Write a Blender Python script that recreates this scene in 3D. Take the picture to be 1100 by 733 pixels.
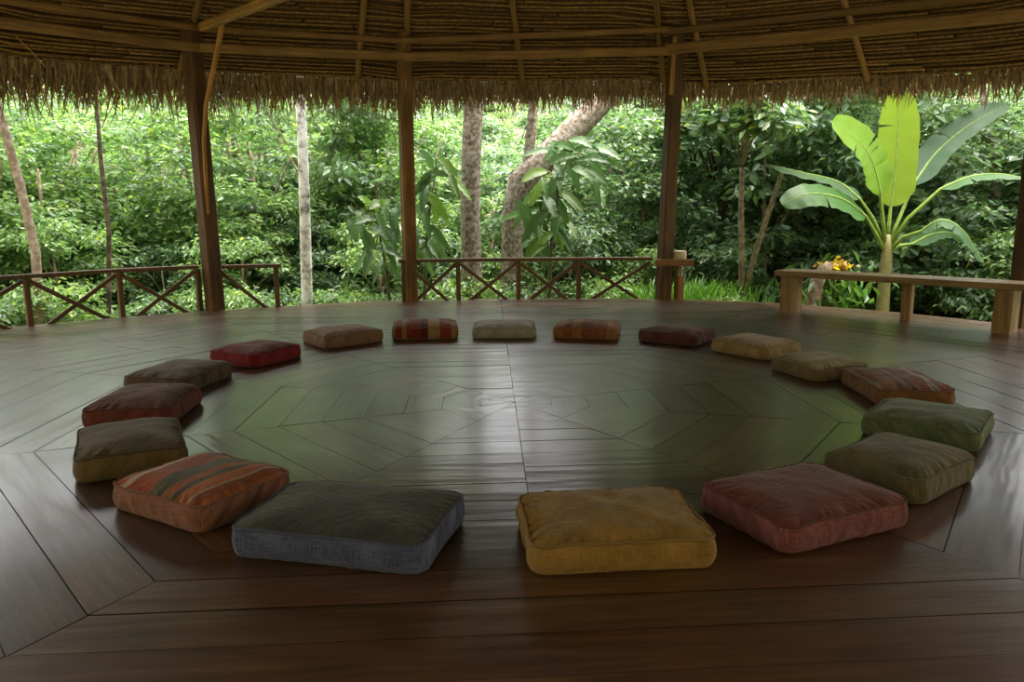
import bpy, math, random
import numpy as np
from mathutils import Vector, noise
random.seed(7)
RNG = np.random.default_rng(7)
PI = math.pi
sc = bpy.context.scene
for o in list(bpy.data.objects):
    bpy.data.objects.remove(o)
COL = sc.collection

# ------------------------------------------------------------------ camera
FPX, PITCH, ROLL, EYE = 820.0, 0.172, -0.005, 1.15
_cp, _sp, _cr, _sr = math.cos(PITCH), math.sin(PITCH), math.cos(ROLL), math.sin(ROLL)
FW = np.array([0, _cp, -_sp])
_r0, _u0 = np.array([1.0, 0, 0]), np.array([0, _sp, _cp])
RT = _r0 * _cr + _u0 * _sr
UP = -_r0 * _sr + _u0 * _cr
cam_d = bpy.data.cameras.new('camera')
cam = bpy.data.objects.new('camera', cam_d)
COL.objects.link(cam)
cam_d.sensor_width = 36.0
cam_d.lens = FPX / 1100 * 36.0
cam_d.clip_start, cam_d.clip_end = 0.05, 300
from mathutils import Matrix
cam.matrix_world = Matrix(((RT[0], UP[0], -FW[0], 0), (RT[1], UP[1], -FW[1], 0), (RT[2], UP[2], -FW[2], EYE), (0, 0, 0, 1)))
sc.camera = cam

# ------------------------------------------------------------------ sky, sun, exposure
world = bpy.data.worlds.new('overcast_sky')
sc.world = world
world.use_nodes = True
wn, wl = world.node_tree.nodes, world.node_tree.links
wn.clear()
wo = wn.new('ShaderNodeOutputWorld')
bg = wn.new('ShaderNodeBackground')
bg.inputs['Color'].default_value = (0.96, 0.95, 1.0, 1)
bg.inputs['Strength'].default_value = 1.0
wl.new(bg.outputs[0], wo.inputs[0])
sun_d = bpy.data.lights.new('sun', 'SUN')
sun_d.energy = 4.0
sun_d.angle = math.radians(60)
sun_d.color = (1.0, 0.91, 0.84)
sun = bpy.data.objects.new('sun', sun_d)
COL.objects.link(sun)
sun.rotation_euler = (math.radians(-10), math.radians(8), 0)
sc.view_settings.view_transform = 'Standard'
sc.view_settings.look = 'None'
sc.view_settings.gamma = 1.0
sc.view_settings.use_curve_mapping = False
sc.view_settings.exposure = 2.42
sc.cycles.use_denoising = True
sc.cycles.max_bounces = 12
sc.cycles.diffuse_bounces = 8
sc.cycles.caustics_reflective = False
sc.cycles.caustics_refractive = False
sc.cycles.sample_clamp_indirect = 6.0
sc.cycles.transparent_max_bounces = 8

# ------------------------------------------------------------------ helpers
def ray(px, py):
    return FW * FPX + RT * (px - 550) + UP * (366.5 - py)
def ground_at(px, py, z=0.0):
    d = ray(px, py)
    return np.array([0, 0, EYE]) + d * ((z - EYE) / d[2])
def depth_at(px, py, Y):
    d = ray(px, py)
    return np.array([0, 0, EYE]) + d * (Y / d[1])

class MB:
    """collects shapes into one mesh"""
    def __init__(s):
        s.v, s.f, s.c, s.uv, s.col, s.smooth = [], [], 0, [], (1, 1, 1), True
        s.vc, s.vu, s.fs = [], [], []
    def add(s, verts, faces, col=None, uvs=None, smooth=True):
        b = len(s.v)
        s.v.extend([tuple(map(float, p)) for p in verts])
        c = tuple(col) if col is not None else s.col
        s.vc.extend([c] * len(verts))
        s.vu.extend(uvs if uvs is not None else [(0, 0)] * len(verts))
        for f in faces:
            s.f.append(tuple(b + i for i in f)); s.fs.append(smooth)
    def tube(s, pts, rad, n=8, col=None, cap=True, flat=1.0):
        P = [np.array(p, float) for p in pts]
        if not hasattr(rad, '__len__'): rad = [rad] * len(P)
        V, U = [], []
        up = None; L = 0
        for i, p in enumerate(P):
            t = P[min(i + 1, len(P) - 1)] - P[max(i - 1, 0)]
            t = t / (np.linalg.norm(t) + 1e-9)
            if up is None:
                a = np.array([0, 0, 1.0]) if abs(t[2]) < .9 else np.array([1.0, 0, 0])
                up = np.cross(np.cross(t, a), t)
            up = up - t * (up @ t); up /= np.linalg.norm(up)
            sd = np.cross(t, up)
            if i: L += np.linalg.norm(p - P[i - 1])
            for k in range(n):
                a = 2 * PI * k / n
                V.append(p + rad[i] * (math.cos(a) * sd + flat * math.sin(a) * up)); U.append((L, k / n))
        F = []
        for i in range(len(P) - 1):
            for k in range(n):
                F.append((i * n + k, i * n + (k + 1) % n, (i + 1) * n + (k + 1) % n, (i + 1) * n + k))
        if cap:
            F.append(tuple(range(n - 1, -1, -1))); F.append(tuple(range((len(P) - 1) * n, len(P) * n)))
        s.add(V, F, col, U)
    def beam(s, p0, p1, w, h, up=(0, 0, 1), ch=.12, col=None):
        """straight squared timber with chamfered edges"""
        p0, p1 = np.array(p0, float), np.array(p1, float)
        t = p1 - p0; L = np.linalg.norm(t); t /= L
        up = np.array(up, float); up = up - t * (up @ t)
        if np.linalg.norm(up) < 1e-4: up = np.array([0, 1.0, 0]) - t * t[1]
        up /= np.linalg.norm(up); sd = np.cross(t, up)
        c = ch * min(w, h)
        sec = [(w/2, -h/2+c), (w/2, h/2-c), (w/2-c, h/2), (-w/2+c, h/2), (-w/2, h/2-c), (-w/2, -h/2+c), (-w/2+c, -h/2), (w/2-c, -h/2)]
        V, U = [], []
        for q, l in ((p0, 0), (p1, L)):
            for k, (a, b) in enumerate(sec):
                V.append(q + sd * a + up * b); U.append((l, k * .13))
        F = [(k, (k + 1) % 8, 8 + (k + 1) % 8, 8 + k) for k in range(8)]
        F += [tuple(range(7, -1, -1)), tuple(range(8, 16))]
        s.add(V, F, col, U, smooth=False)
    def build(s, name, mat, parent=None):
        me = bpy.data.meshes.new(name)
        me.from_pydata(s.v, [], s.f)
        at = me.color_attributes.new('Tint', 'FLOAT_COLOR', 'POINT')
        at.data.foreach_set('color', np.array([(c[0], c[1], c[2], 1.0) for c in s.vc], dtype=np.float32).ravel())
        uvl = me.uv_layers.new(name='UVMap')
        li = np.empty(len(me.loops), dtype=np.int32); me.loops.foreach_get('vertex_index', li)
        uvl.data.foreach_set('uv', np.array(s.vu, dtype=np.float32)[li].ravel())
        me.polygons.foreach_set('use_smooth', np.array(s.fs, dtype=bool))
        me.materials.append(mat)
        me.update()
        return link(bpy.data.objects.new(name, me), parent)

def link(o, parent=None):
    COL.objects.link(o)
    if parent is not None: o.parent = parent
    return o
def tag(o, label=None, cat=None, group=None, kind=None):
    if label: o['label'] = label
    if cat: o['category'] = cat
    if group: o['group'] = group
    if kind: o['kind'] = kind
    return o
def empty(name, loc=(0, 0, 0), rz=0.0):
    o = bpy.data.objects.new(name, None)
    o.location = tuple(map(float, loc)); o.rotation_euler = (0, 0, rz); o.empty_display_size = .1
    return link(o)
def copy_tree(o, parent=None):
    c = o.copy(); COL.objects.link(c)
    if parent is not None: c.parent = parent
    for ch in list(o.children): copy_tree(ch, c)
    return c
def local(root, pts):
    """world points to the frame of an unrotated root"""
    l = np.array(root.location)
    return [np.array(p, float) - l for p in pts]

# ------------------------------------------------------------------ materials
def new_mat(name):
    m = bpy.data.materials.new(name); m.use_nodes = True
    nt = m.node_tree; nt.nodes.clear()
    out = nt.nodes.new('ShaderNodeOutputMaterial')
    return m, nt, out
def N(nt, typ, **kw):
    n = nt.nodes.new(typ)
    for k, v in kw.items():
        if k.startswith('i_'): n.inputs[k[2:].replace('_', ' ')].default_value = v
        else: setattr(n, k, v)
    return n
def ramp(nt, stops, interp='LINEAR'):
    r = nt.nodes.new('ShaderNodeValToRGB'); cr = r.color_ramp; cr.interpolation = interp
    while len(cr.elements) > 1: cr.elements.remove(cr.elements[-1])
    cr.elements[0].position = stops[0][0]; cr.elements[0].color = (*stops[0][1], 1)
    for p, c in stops[1:]:
        e = cr.elements.new(p); e.color = (*c, 1)
    return r
def mixc(nt, typ, fac, a, b):
    n = nt.nodes.new('ShaderNodeMix'); n.data_type = 'RGBA'; n.blend_type = typ
    for sock, v in ((n.inputs[0], fac), (n.inputs[6], a), (n.inputs[7], b)):
        if hasattr(v, 'links') or isinstance(v, bpy.types.NodeSocket): nt.links.new(v, sock)
        else: sock.default_value = v if not isinstance(v, tuple) else (*v, 1)[:4]
    return n.outputs[2]
def principled(nt, out, **kw):
    b = nt.nodes.new('ShaderNodeBsdfPrincipled')
    for k, v in kw.items():
        k = k.replace('_', ' ')
        if isinstance(v, bpy.types.NodeSocket): nt.links.new(v, b.inputs[k])
        else: b.inputs[k].default_value = v if not (isinstance(v, tuple) and len(v) == 3) else (*v, 1)
    nt.links.new(b.outputs[0], out.inputs[0])
    return b
def bump(nt, height, strength=.3, dist=.01):
    b = N(nt, 'ShaderNodeBump'); b.inputs['Strength'].default_value = strength; b.inputs['Distance'].default_value = dist
    nt.links.new(height, b.inputs['Height']); return b.outputs[0]

def wood_mat(name, c1, c2, c3, rough=.55, grain=(1.2, 22, 1), spec=.4, coat=0, use_tint=True, detail_bump=.25):
    """timber: grain runs along U of the UV map"""
    m, nt, out = new_mat(name)
    uv = N(nt, 'ShaderNodeUVMap')
    mp = N(nt, 'ShaderNodeMapping'); mp.inputs['Scale'].default_value = grain
    nt.links.new(uv.outputs[0], mp.inputs[0])
    n1 = N(nt, 'ShaderNodeTexNoise'); n1.inputs['Scale'].default_value = 1.6; n1.inputs['Detail'].default_value = 6; n1.inputs['Roughness'].default_value = .62; n1.inputs['Distortion'].default_value = .5
    nt.links.new(mp.outputs[0], n1.inputs[0])
    n2 = N(nt, 'ShaderNodeTexNoise'); n2.inputs['Scale'].default_value = 2.3; n2.inputs['Detail'].default_value = 3
    tc = N(nt, 'ShaderNodeTexCoord'); nt.links.new(tc.outputs['Object'], n2.inputs[0])
    r = ramp(nt, [(.28, c1), (.5, c2), (.74, c3)]); nt.links.new(n1.outputs[0], r.inputs[0])
    r2 = ramp(nt, [(.3, (.62, .60, .58)), (.7, (1.25, 1.2, 1.15))]); nt.links.new(n2.outputs[0], r2.inputs[0])
    c = mixc(nt, 'MULTIPLY', .8, r.outputs[0], r2.outputs[0])
    if use_tint:
        a = N(nt, 'ShaderNodeAttribute', attribute_name='Tint')
        c = mixc(nt, 'MULTIPLY', 1.0, c, a.outputs[0])
    rr = N(nt, 'ShaderNodeMapRange'); rr.inputs[3].default_value = rough - .1; rr.inputs[4].default_value = rough + .14
    nt.links.new(n2.outputs[0], rr.inputs[0])
    b = principled(nt, out, Base_Color=c, Roughness=rr.outputs[0], Specular_IOR_Level=spec)
    if coat: b.inputs['Coat Weight'].default_value = coat; b.inputs['Coat Roughness'].default_value = .18
    if coat:      # boards worn into a gentle ripple
        mp2 = N(nt, 'ShaderNodeMapping'); mp2.inputs['Scale'].default_value = (1.1, 7, 1); nt.links.new(uv.outputs[0], mp2.inputs[0])
        n3 = N(nt, 'ShaderNodeTexNoise'); n3.inputs['Scale'].default_value = 1.3; n3.inputs['Detail'].default_value = 2; nt.links.new(mp2.outputs[0], n3.inputs[0])
        bp = N(nt, 'ShaderNodeBump'); bp.inputs['Strength'].default_value = .38; bp.inputs['Distance'].default_value = .012; nt.links.new(n3.outputs[0], bp.inputs['Height'])
        b2 = N(nt, 'ShaderNodeBump'); b2.inputs['Strength'].default_value = detail_bump; b2.inputs['Distance'].default_value = .004; nt.links.new(n1.outputs[0], b2.inputs['Height']); nt.links.new(bp.outputs[0], b2.inputs['Normal'])
        nt.links.new(b2.outputs[0], b.inputs['Normal']); nt.links.new(bp.outputs[0], b.inputs['Coat Normal'])
    else:
        nt.links.new(bump(nt, n1.outputs[0], detail_bump, .004), b.inputs['Normal'])
    return m

def tint_mat(name, rough=.7, spec=.3, var=.3, bscale=60, mult=(1, 1, 1)):
    m, nt, out = new_mat(name)
    a = N(nt, 'ShaderNodeAttribute', attribute_name='Tint')
    tc = N(nt, 'ShaderNodeTexCoord')
    n = N(nt, 'ShaderNodeTexNoise'); n.inputs['Scale'].default_value = bscale; n.inputs['Detail'].default_value = 4
    nt.links.new(tc.outputs['Object'], n.inputs[0])
    r = ramp(nt, [(.3, (1 - var,) * 3), (.7, (1 + var,) * 3)]); nt.links.new(n.outputs[0], r.inputs[0])
    c = mixc(nt, 'MULTIPLY', 1.0, a.outputs[0], r.outputs[0])
    b = principled(nt, out, Base_Color=c, Roughness=rough, Specular_IOR_Level=spec)
    nt.links.new(bump(nt, n.outputs[0], .3, .004), b.inputs['Normal'])
    return m

def leaf_mat(name, rough=.33, transl=.48, spec=.8, vein=None, vdeep=.82, tcol=(1.14, 1.22, .8)):
    m, nt, out = new_mat(name)
    a = N(nt, 'ShaderNodeAttribute', attribute_name='Tint')
    c = a.outputs[0]
    if vein:
        uv = N(nt, 'ShaderNodeUVMap')
        w = N(nt, 'ShaderNodeTexWave'); w.bands_direction = 'X'; w.inputs['Scale'].default_value = vein; w.inputs['Distortion'].default_value = .6
        nt.links.new(uv.outputs[0], w.inputs[0])
        r = ramp(nt, [(0, (vdeep,) * 3), (.6, (1.04, 1.04, 1.04))]); nt.links.new(w.outputs[0], r.inputs[0])
        c = mixc(nt, 'MULTIPLY', 1.0, c, r.outputs[0])
    pb = nt.nodes.new('ShaderNodeBsdfPrincipled'); pb.inputs['Roughness'].default_value = rough; pb.inputs['Specular IOR Level'].default_value = spec
    nt.links.new(c, pb.inputs['Base Color'])
    if vein: nt.links.new(bump(nt, w.outputs[0], .2, .006), pb.inputs['Normal'])
    tr = nt.nodes.new('ShaderNodeBsdfTranslucent')
    nt.links.new(mixc(nt, 'MULTIPLY', 1.0, c, tcol), tr.inputs[0])
    mx = nt.nodes.new('ShaderNodeMixShader'); mx.inputs[0].default_value = transl
    nt.links.new(pb.outputs[0], mx.inputs[1]); nt.links.new(tr.outputs[0], mx.inputs[2]); nt.links.new(mx.outputs[0], out.inputs[0])
    return m

def bark_mat(name, base, blotch, scale=9, thr=(.45, .6), rough=.85, dark=None):
    m, nt, out = new_mat(name)
    tc = N(nt, 'ShaderNodeTexCoord')
    n = N(nt, 'ShaderNodeTexNoise'); n.inputs['Scale'].default_value = scale; n.inputs['Detail'].default_value = 6; n.inputs['Roughness'].default_value = .65
    nt.links.new(tc.outputs['Object'], n.inputs[0])
    st = [(thr[0], base), (thr[1], blotch)]
    if dark: st = [(.3, dark)] + st
    r = ramp(nt, st); nt.links.new(n.outputs[0], r.inputs[0])
    b = principled(nt, out, Base_Color=r.outputs[0], Roughness=rough, Specular_IOR_Level=.2)
    nt.links.new(bump(nt, n.outputs[0], .5, .02), b.inputs['Normal'])
    return m

def fabric_mat(name, c1, c2, stripes=None, axis=0, weave=1.0, half=.32, patches=None, thread=None):
    """woven cotton; stripes are bands across U (axis 0) or V (axis 1), in metres"""
    m, nt, out = new_mat(name)
    uv = N(nt, 'ShaderNodeUVMap')
    sep = N(nt, 'ShaderNodeSeparateXYZ'); nt.links.new(uv.outputs[0], sep.inputs[0])
    big = N(nt, 'ShaderNodeTexNoise'); big.inputs['Scale'].default_value = 7; big.inputs['Detail'].default_value = 5; nt.links.new(uv.outputs[0], big.inputs[0])
    r = ramp(nt, [(.33, c1), (.67, c2)]); nt.links.new(big.outputs[0], r.inputs[0])
    c = r.outputs[0]
    if stripes:
        mr = N(nt, 'ShaderNodeMapRange'); mr.inputs[1].default_value = -half; mr.inputs[2].default_value = half
        nt.links.new(sep.outputs[axis], mr.inputs[0])
        sr = ramp(nt, stripes, 'CONSTANT'); nt.links.new(mr.outputs[0], sr.inputs[0])
        c = mixc(nt, 'MULTIPLY', .55, sr.outputs[0], mixc(nt, 'MIX', .0, ramp_out(nt, big), (1, 1, 1)))
    # threads along both directions
    def threads(sx, sy):
        mp = N(nt, 'ShaderNodeMapping'); mp.inputs['Scale'].default_value = (sx, sy, 1); nt.links.new(uv.outputs[0], mp.inputs[0])
        t = N(nt, 'ShaderNodeTexNoise'); t.inputs['Scale'].default_value = 1.0; t.inputs['Detail'].default_value = 2; nt.links.new(mp.outputs[0], t.inputs[0]); return t.outputs[0]
    ta, tb = threads(18, 330), threads(330, 18)
    mm = N(nt, 'ShaderNodeMath', operation='ADD'); nt.links.new(ta, mm.inputs[0]); nt.links.new(tb, mm.inputs[1])
    lo, hi = 1 - .42 * weave, 1 + .42 * weave
    wr = ramp(nt, [(.35, (lo,) * 3), (.65, thread if thread else (hi,) * 3)])
    hm = N(nt, 'ShaderNodeMath', operation='MULTIPLY'); hm.inputs[1].default_value = .5; nt.links.new(mm.outputs[0], hm.inputs[0]); nt.links.new(hm.outputs[0], wr.inputs[0])
    c = mixc(nt, 'MULTIPLY', 1.0, c, wr.outputs[0])
    if patches:
        br = N(nt, 'ShaderNodeTexBrick'); br.offset = 0; br.inputs['Scale'].default_value = 1; br.inputs['Brick Width'].default_value = patches[0]; br.inputs['Row Height'].default_value = patches[1]; br.inputs['Mortar Size'].default_value = .0015
        br.inputs['Color1'].default_value = (.78, .80, .78, 1); br.inputs['Color2'].default_value = (1.25, 1.2, 1.1, 1); br.inputs['Mortar'].default_value = (.75, .75, .75, 1)
        nt.links.new(uv.outputs[0], br.inputs[0]); c = mixc(nt, 'MULTIPLY', 1.0, c, br.outputs[0])
    c = mixc(nt, 'MULTIPLY', 1.0, c, (.68, .67, .67))
    b = principled(nt, out, Base_Color=c, Roughness=.9, Specular_IOR_Level=.15, Sheen_Weight=.12, Sheen_Roughness=.5)
    fold = N(nt, 'ShaderNodeTexNoise'); fold.inputs['Scale'].default_value = 14; fold.inputs['Detail'].default_value = 3; fold.inputs['Distortion'].default_value = 1.8; nt.links.new(uv.outputs[0], fold.inputs[0])
    h2 = N(nt, 'ShaderNodeMath', operation='MULTIPLY_ADD'); nt.links.new(hm.outputs[0], h2.inputs[0]); h2.inputs[1].default_value = .12; nt.links.new(fold.outputs[0], h2.inputs[2])
    nt.links.new(bump(nt, h2.outputs[0], .5, .015), b.inputs['Normal'])
    return m
def ramp_out(nt, n):
    r = ramp(nt, [(.3, (.6, .6, .6)), (.7, (1.3, 1.3, 1.3))]); nt.links.new(n.outputs[0], r.inputs[0]); return r.outputs[0]

M_floor = wood_mat('polished_floor_boards', (.027, .0125, .0052), (.064, .029, .0115), (.118, .056, .023), rough=.34, grain=(1.5, 26, 1), spec=.5, coat=.38, detail_bump=.12)
M_post = wood_mat('post_timber', (.050, .025, .008), (.13, .068, .022), (.24, .13, .048), rough=.6, grain=(.9, 7, 1))
M_beam = wood_mat('roof_timber', (.12, .065, .02), (.28, .16, .05), (.42, .25, .09), rough=.55, grain=(.9, 9, 1))
M_rail = wood_mat('rail_timber', (.055, .031, .014), (.12, .070, .030), (.21, .128, .058), rough=.55, grain=(1.2, 9, 1))
M_bench = wood_mat('bench_timber', (.10, .060, .022), (.22, .137, .053), (.34, .235, .105), rough=.5, grain=(1.1, 10, 1))
M_slat = tint_mat('roof_slats', rough=.6, var=.45, bscale=25)
M_thatch = tint_mat('dry_thatch', rough=.8, var=.3, bscale=18)
M_leaf = leaf_mat('forest_leaves')
M_bigleaf = leaf_mat('broad_leaves', spec=.5, rough=.38, transl=.3, vein=26)
M_banana = leaf_mat('banana_leaves', spec=.4, rough=.45, transl=.45, vein=18, vdeep=.93)
M_green_stem = tint_mat('green_stems', rough=.5, var=.2, bscale=14)
M_bark_white = bark_mat('pale_bark', (.34, .33, .30), (.85, .85, .82), 7, (.40, .55), dark=(.06, .05, .04))
M_bark_grey = bark_mat('lichen_bark', (.17, .135, .095), (.46, .43, .37), 17, (.45, .70), dark=(.05, .035, .02))
M_bark_tan = bark_mat('tan_bark', (.20, .15, .10), (.38, .32, .24), 12)
M_bark_dark = bark_mat('dark_bark', (.05, .038, .025), (.14, .11, .075), 10)
M_soil = bark_mat('forest_floor', (.085, .08, .045), (.16, .155, .085), 1.5, dark=(.055, .05, .03))
M_black = tint_mat('dark_underside', rough=.9, var=.1)

# ------------------------------------------------------------------ plan of the pavilion
CX, CY = .075, 4.75            # centre of the round pavilion
OX, OY = .015, 4.47            # centre of the floor pattern
def pol(deg, r, z=0.0, c=(CX, CY)):
    a = math.radians(deg); return np.array([c[0] + r * math.cos(a), c[1] + r * math.sin(a), z])
EDGE = [(-90, 5.75), (-45, 5.75), (0, 5.62), (14, 5.56), (27.8, 5.52), (42, 5.47), (55, 5.42), (63.5, 5.34), (77.4, 5.15), (90.8, 5.03), (105, 5.12), (110.8, 5.18), (123.5, 5.20), (136.6, 5.43), (144.9, 5.63), (152, 5.85), (165, 5.9), (180, 5.85), (225, 5.75), (270, 5.75)]
def interp(tab, deg):
    d = (deg + 90) % 360 - 90
    xs = [t[0] for t in tab]; ys = [t[1] for t in tab]
    return float(np.interp(d, xs, ys))

# ------------------------------------------------------------------ ground
def ground_z(x, y):
    r = math.hypot(x - CX, y - CY)
    z = -0.75
    if r > 7.5: z += (r - 7.5) * .10
    f = min(1.0, max(0.0, (y + 1.0) / 5.0))      # gentle slope in front; unseen bank behind steepened to cut light from there
    if r > 13: z += (r - 13) * (.13 * f + .5 * (1 - f))
    if r > 22: z += (r - 22) * (.10 * f + .35 * (1 - f))
    if r > 7: z += .35 * noise.noise(Vector((x * .35, y * .35, 3.1)))
    return z
mb = MB()
rs = [0, 3, 5, 6.5, 8, 9.5, 11, 12.5, 14, 16, 18, 20, 23, 27, 32, 40, 52, 70]
na = 72
for r in rs:
    for k in range(na):
        x, y = CX + r * math.cos(2 * PI * k / na), CY + r * math.sin(2 * PI * k / na)
        mb.v.append((x, y, ground_z(x, y))); mb.vc.append((1, 1, 1)); mb.vu.append((0, 0))
for i in range(len(rs) - 1):
    for k in range(na):
        if i == 0: mb.f.append((k, (k + 1) % na + na, k + na)); mb.fs.append(True); continue
        mb.f.append((i * na + k, i * na + (k + 1) % na, (i + 1) * na + (k + 1) % na, (i + 1) * na + k)); mb.fs.append(True)
for i in range(len(mb.f)): mb.f[i] = mb.f[i][::-1]
tag(mb.build('ground', M_soil), kind='structure')

# ------------------------------------------------------------------ floor of mitred boards
RAYS = [-158.5, -117, -55, -15, 20.5, 57, 131, 164]
def line_x(p, d, q, e):
    m = np.array([[d[0], -e[0]], [d[1], -e[1]]]); t = np.linalg.solve(m, np.array(q) - np.array(p)); return np.array(p) + np.array(d) * t[0]
def inset(poly, g):
    n = len(poly); res = []
    L = []
    for i in range(n):
        a, b = np.array(poly[i]), np.array(poly[(i + 1) % n]); d = b - a
        if np.linalg.norm(d) < 1e-6: continue
        d /= np.linalg.norm(d); nr = np.array([-d[1], d[0]]); L.append((a + nr * g, d))
    for i in range(len(L)):
        try: res.append(line_x(*L[i - 1], *L[i]))
        except Exception: return None
    return res
def clip(poly, a, b):
    a, b = np.array(a), np.array(b); nr = np.array([-(b - a)[1], (b - a)[0]]); out = []
    for i in range(len(poly)):
        p, q = np.array(poly[i]), np.array(poly[(i + 1) % len(poly)]); dp, dq = (p - a) @ nr, (q - a) @ nr
        if dp >= 0: out.append(p)
        if dp * dq < 0: out.append(p + (q - p) * dp / (dp - dq))
    return out
edge_poly = [pol(e[0], e[1])[:2] for e in EDGE[:-1]]
def area(p):
    return .5 * sum(p[i][0] * p[(i + 1) % len(p)][1] - p[(i + 1) % len(p)][0] * p[i][1] for i in range(len(p)))
fl = MB(); nails = MB()
STEP = .228
for si in range(8):
    a1, a2 = RAYS[si], RAYS[(si + 1) % 8]
    if a2 < a1: a2 += 360
    e1 = np.array([math.cos(math.radians(a1)), math.sin(math.radians(a1))]); e2 = np.array([math.cos(math.radians(a2)), math.sin(math.radians(a2))])
    O = np.array([OX, OY])
    for k in range(0, 31):
        r1, r2 = k * STEP + (0 if k == 0 else random.uniform(-.012, .012) * 0), (k + 1) * STEP
        quad = [O + e1 * r1, O + e1 * r2, O + e2 * r2, O + e2 * r1] if k else [O, O + e1 * r2, O + e2 * r2]
        if area(quad) < 0: quad = quad[::-1]
        pieces = [quad]
        if a2 - a1 > 50 and (si == 5 or k < 10):      # the two wide sectors have a butt joint down the middle
            s0, s1 = O + np.array([-.12, 3.9]), O + np.array([.10, -3.2])
            pieces = [clip(quad, s0, s1), clip(quad, s1, s0)]
        elif a2 - a1 <= 50 and k > 13 and random.random() < .8:
            t = random.uniform(.3, .7); m0 = O + (e1 * r1 + (e2 - e1) * r1 * t); d = (e1 + e2)
            pieces = [clip(quad, m0, m0 + d), clip(quad, m0 + d, m0)]
        for pc in pieces:
            if len(pc) < 3: continue
            if area(pc) < 0: pc = pc[::-1]
            pc = inset(pc, random.choice((.0012, .0018, .0025, .0034)) * (.55 if k < 8 else 1.0))
            if not pc or area(pc) <= 0: continue
            for i in range(len(edge_poly)):
                pc = clip(pc, edge_poly[i], edge_poly[(i + 1) % len(edge_poly)])
                if len(pc) < 3: break
            if len(pc) < 3 or area(pc) < .002: continue
            du = (e2 - e1) / np.linalg.norm(e2 - e1); dv = np.array([-du[1], du[0]])
            ofs = (random.uniform(0, 40), random.uniform(0, 40))
            g = random.uniform(.72, 1.28); w = random.uniform(-.10, .10)
            tint = (g * (1 + w), g, g * (1 - w * .8))
            z0, zx, zy = random.uniform(-.0010, .0010), random.uniform(-.0007, .0007), random.uniform(-.006, .006)
            cen = sum(pc) / len(pc)
            n = len(pc)
            top = [(p[0], p[1], z0 + zx * ((p - cen) @ du) + zy * ((p - cen) @ dv)) for p in pc]
            bot = [(p[0], p[1], -.03) for p in pc]
            uvs = [((p @ du) + ofs[0], (p @ dv) + ofs[1]) for p in pc]
            fl.add(top, [tuple(range(n))], tint, uvs, smooth=False)
            fl.add(top + bot, [(i, n + i, n + (i + 1) % n, (i + 1) % n) for i in range(n)], (.25, .25, .25), uvs + uvs, smooth=False)
            # nail heads beside each mitre
            for e in (e1, e2):
                for rr in (r1 + .06, r2 - .06):
                    if k < 1: continue
                    q = O + e * rr + du * (.035 if e is e1 else -.035) * (1 if True else 1)
                    if random.random() < .75 and np.hypot(q[0] - CX, q[1] - CY) < 4.9:
                        nails.add([(q[0] + .0045 * math.cos(j * PI / 3), q[1] + .0045 * math.sin(j * PI / 3), .0022) for j in range(6)], [tuple(range(6))], (.15, .12, .1))
n0 = len(edge_poly)
fl.add([(p[0], p[1], -.03) for p in edge_poly], [tuple(range(n0))], (.12, .12, .12))
floor = tag(fl.build('floor', M_floor), kind='structure')
tag(nails.build('nail_heads', M_black, floor), kind='stuff')
# edge board around the deck
eb = MB()
for i in range(n0):
    a, b = edge_poly[i], edge_poly[(i + 1) % n0]
    d = (b - a) / np.linalg.norm(b - a); nr = np.array([d[1], -d[0]]) * .022
    eb.beam((*(a + nr), -.085), (*(b + nr), -.085), .04, .17)
tag(eb.build('trim_1', M_post), kind='structure')

# ------------------------------------------------------------------ roof
AP_Z = 7.8
POSTS = {'first': (-3.46, 8.85), 'second': (-1.28, 9.62), 'third': (1.94, 9.74), 'fourth': (4.89, 7.29)}
RP = [(-90, 5.4), (0, 5.45), (27.8, 5.44), (69.5, 5.32), (105.6, 5.06), (130.7, 5.41), (160, 5.6), (200, 5.5), (270, 5.4)]
ZP = [(-90, 3.2), (0, 3.13), (27.8, 3.14), (69.5, 3.34), (105.6, 3.24), (130.7, 3.22), (160, 3.12), (200, 3.2), (270, 3.2)]
def cone_z(x, y):
    r = math.hypot(x - CX, y - CY); th = math.degrees(math.atan2(y - CY, x - CX))
    zp, rp = interp(ZP, th), interp(RP, th)
    return AP_Z + (zp - AP_Z) * r / rp
def on_cone(px, py, below=0.0):
    d = ray(px, py); d = d / np.linalg.norm(d[:2]); best = None
    lo = None
    for t in np.arange(4.0, 13.0, .01):
        p = np.array([0, 0, EYE]) + d * t
        if p[2] > cone_z(p[0], p[1]) - below: return p
    return p
EAVE_PX = [(0, 63), (60, 68), (100, 71), (200, 77), (300, 82), (400, 86), (470, 88), (540, 89), (650, 88), (706, 88)]
EAVE_PX2 = [(716, 93), (760, 92), (900, 86), (1000, 82), (1100, 77)]
EAVE = []
for px, py in EAVE_PX + EAVE_PX2:
    p = on_cone(px, py)
    EAVE.append((math.degrees(math.atan2(p[1] - CY, p[0] - CX)), math.hypot(p[0] - CX, p[1] - CY)))
EAVE.sort()
print('EAVE', [(round(a, 1), round(b, 2)) for a, b in EAVE])
EAVE = [(-90, 5.9), (-30, 6.0), (0, 6.1)] + EAVE + [(175, 6.0), (225, 5.9), (270, 5.9)]

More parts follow.
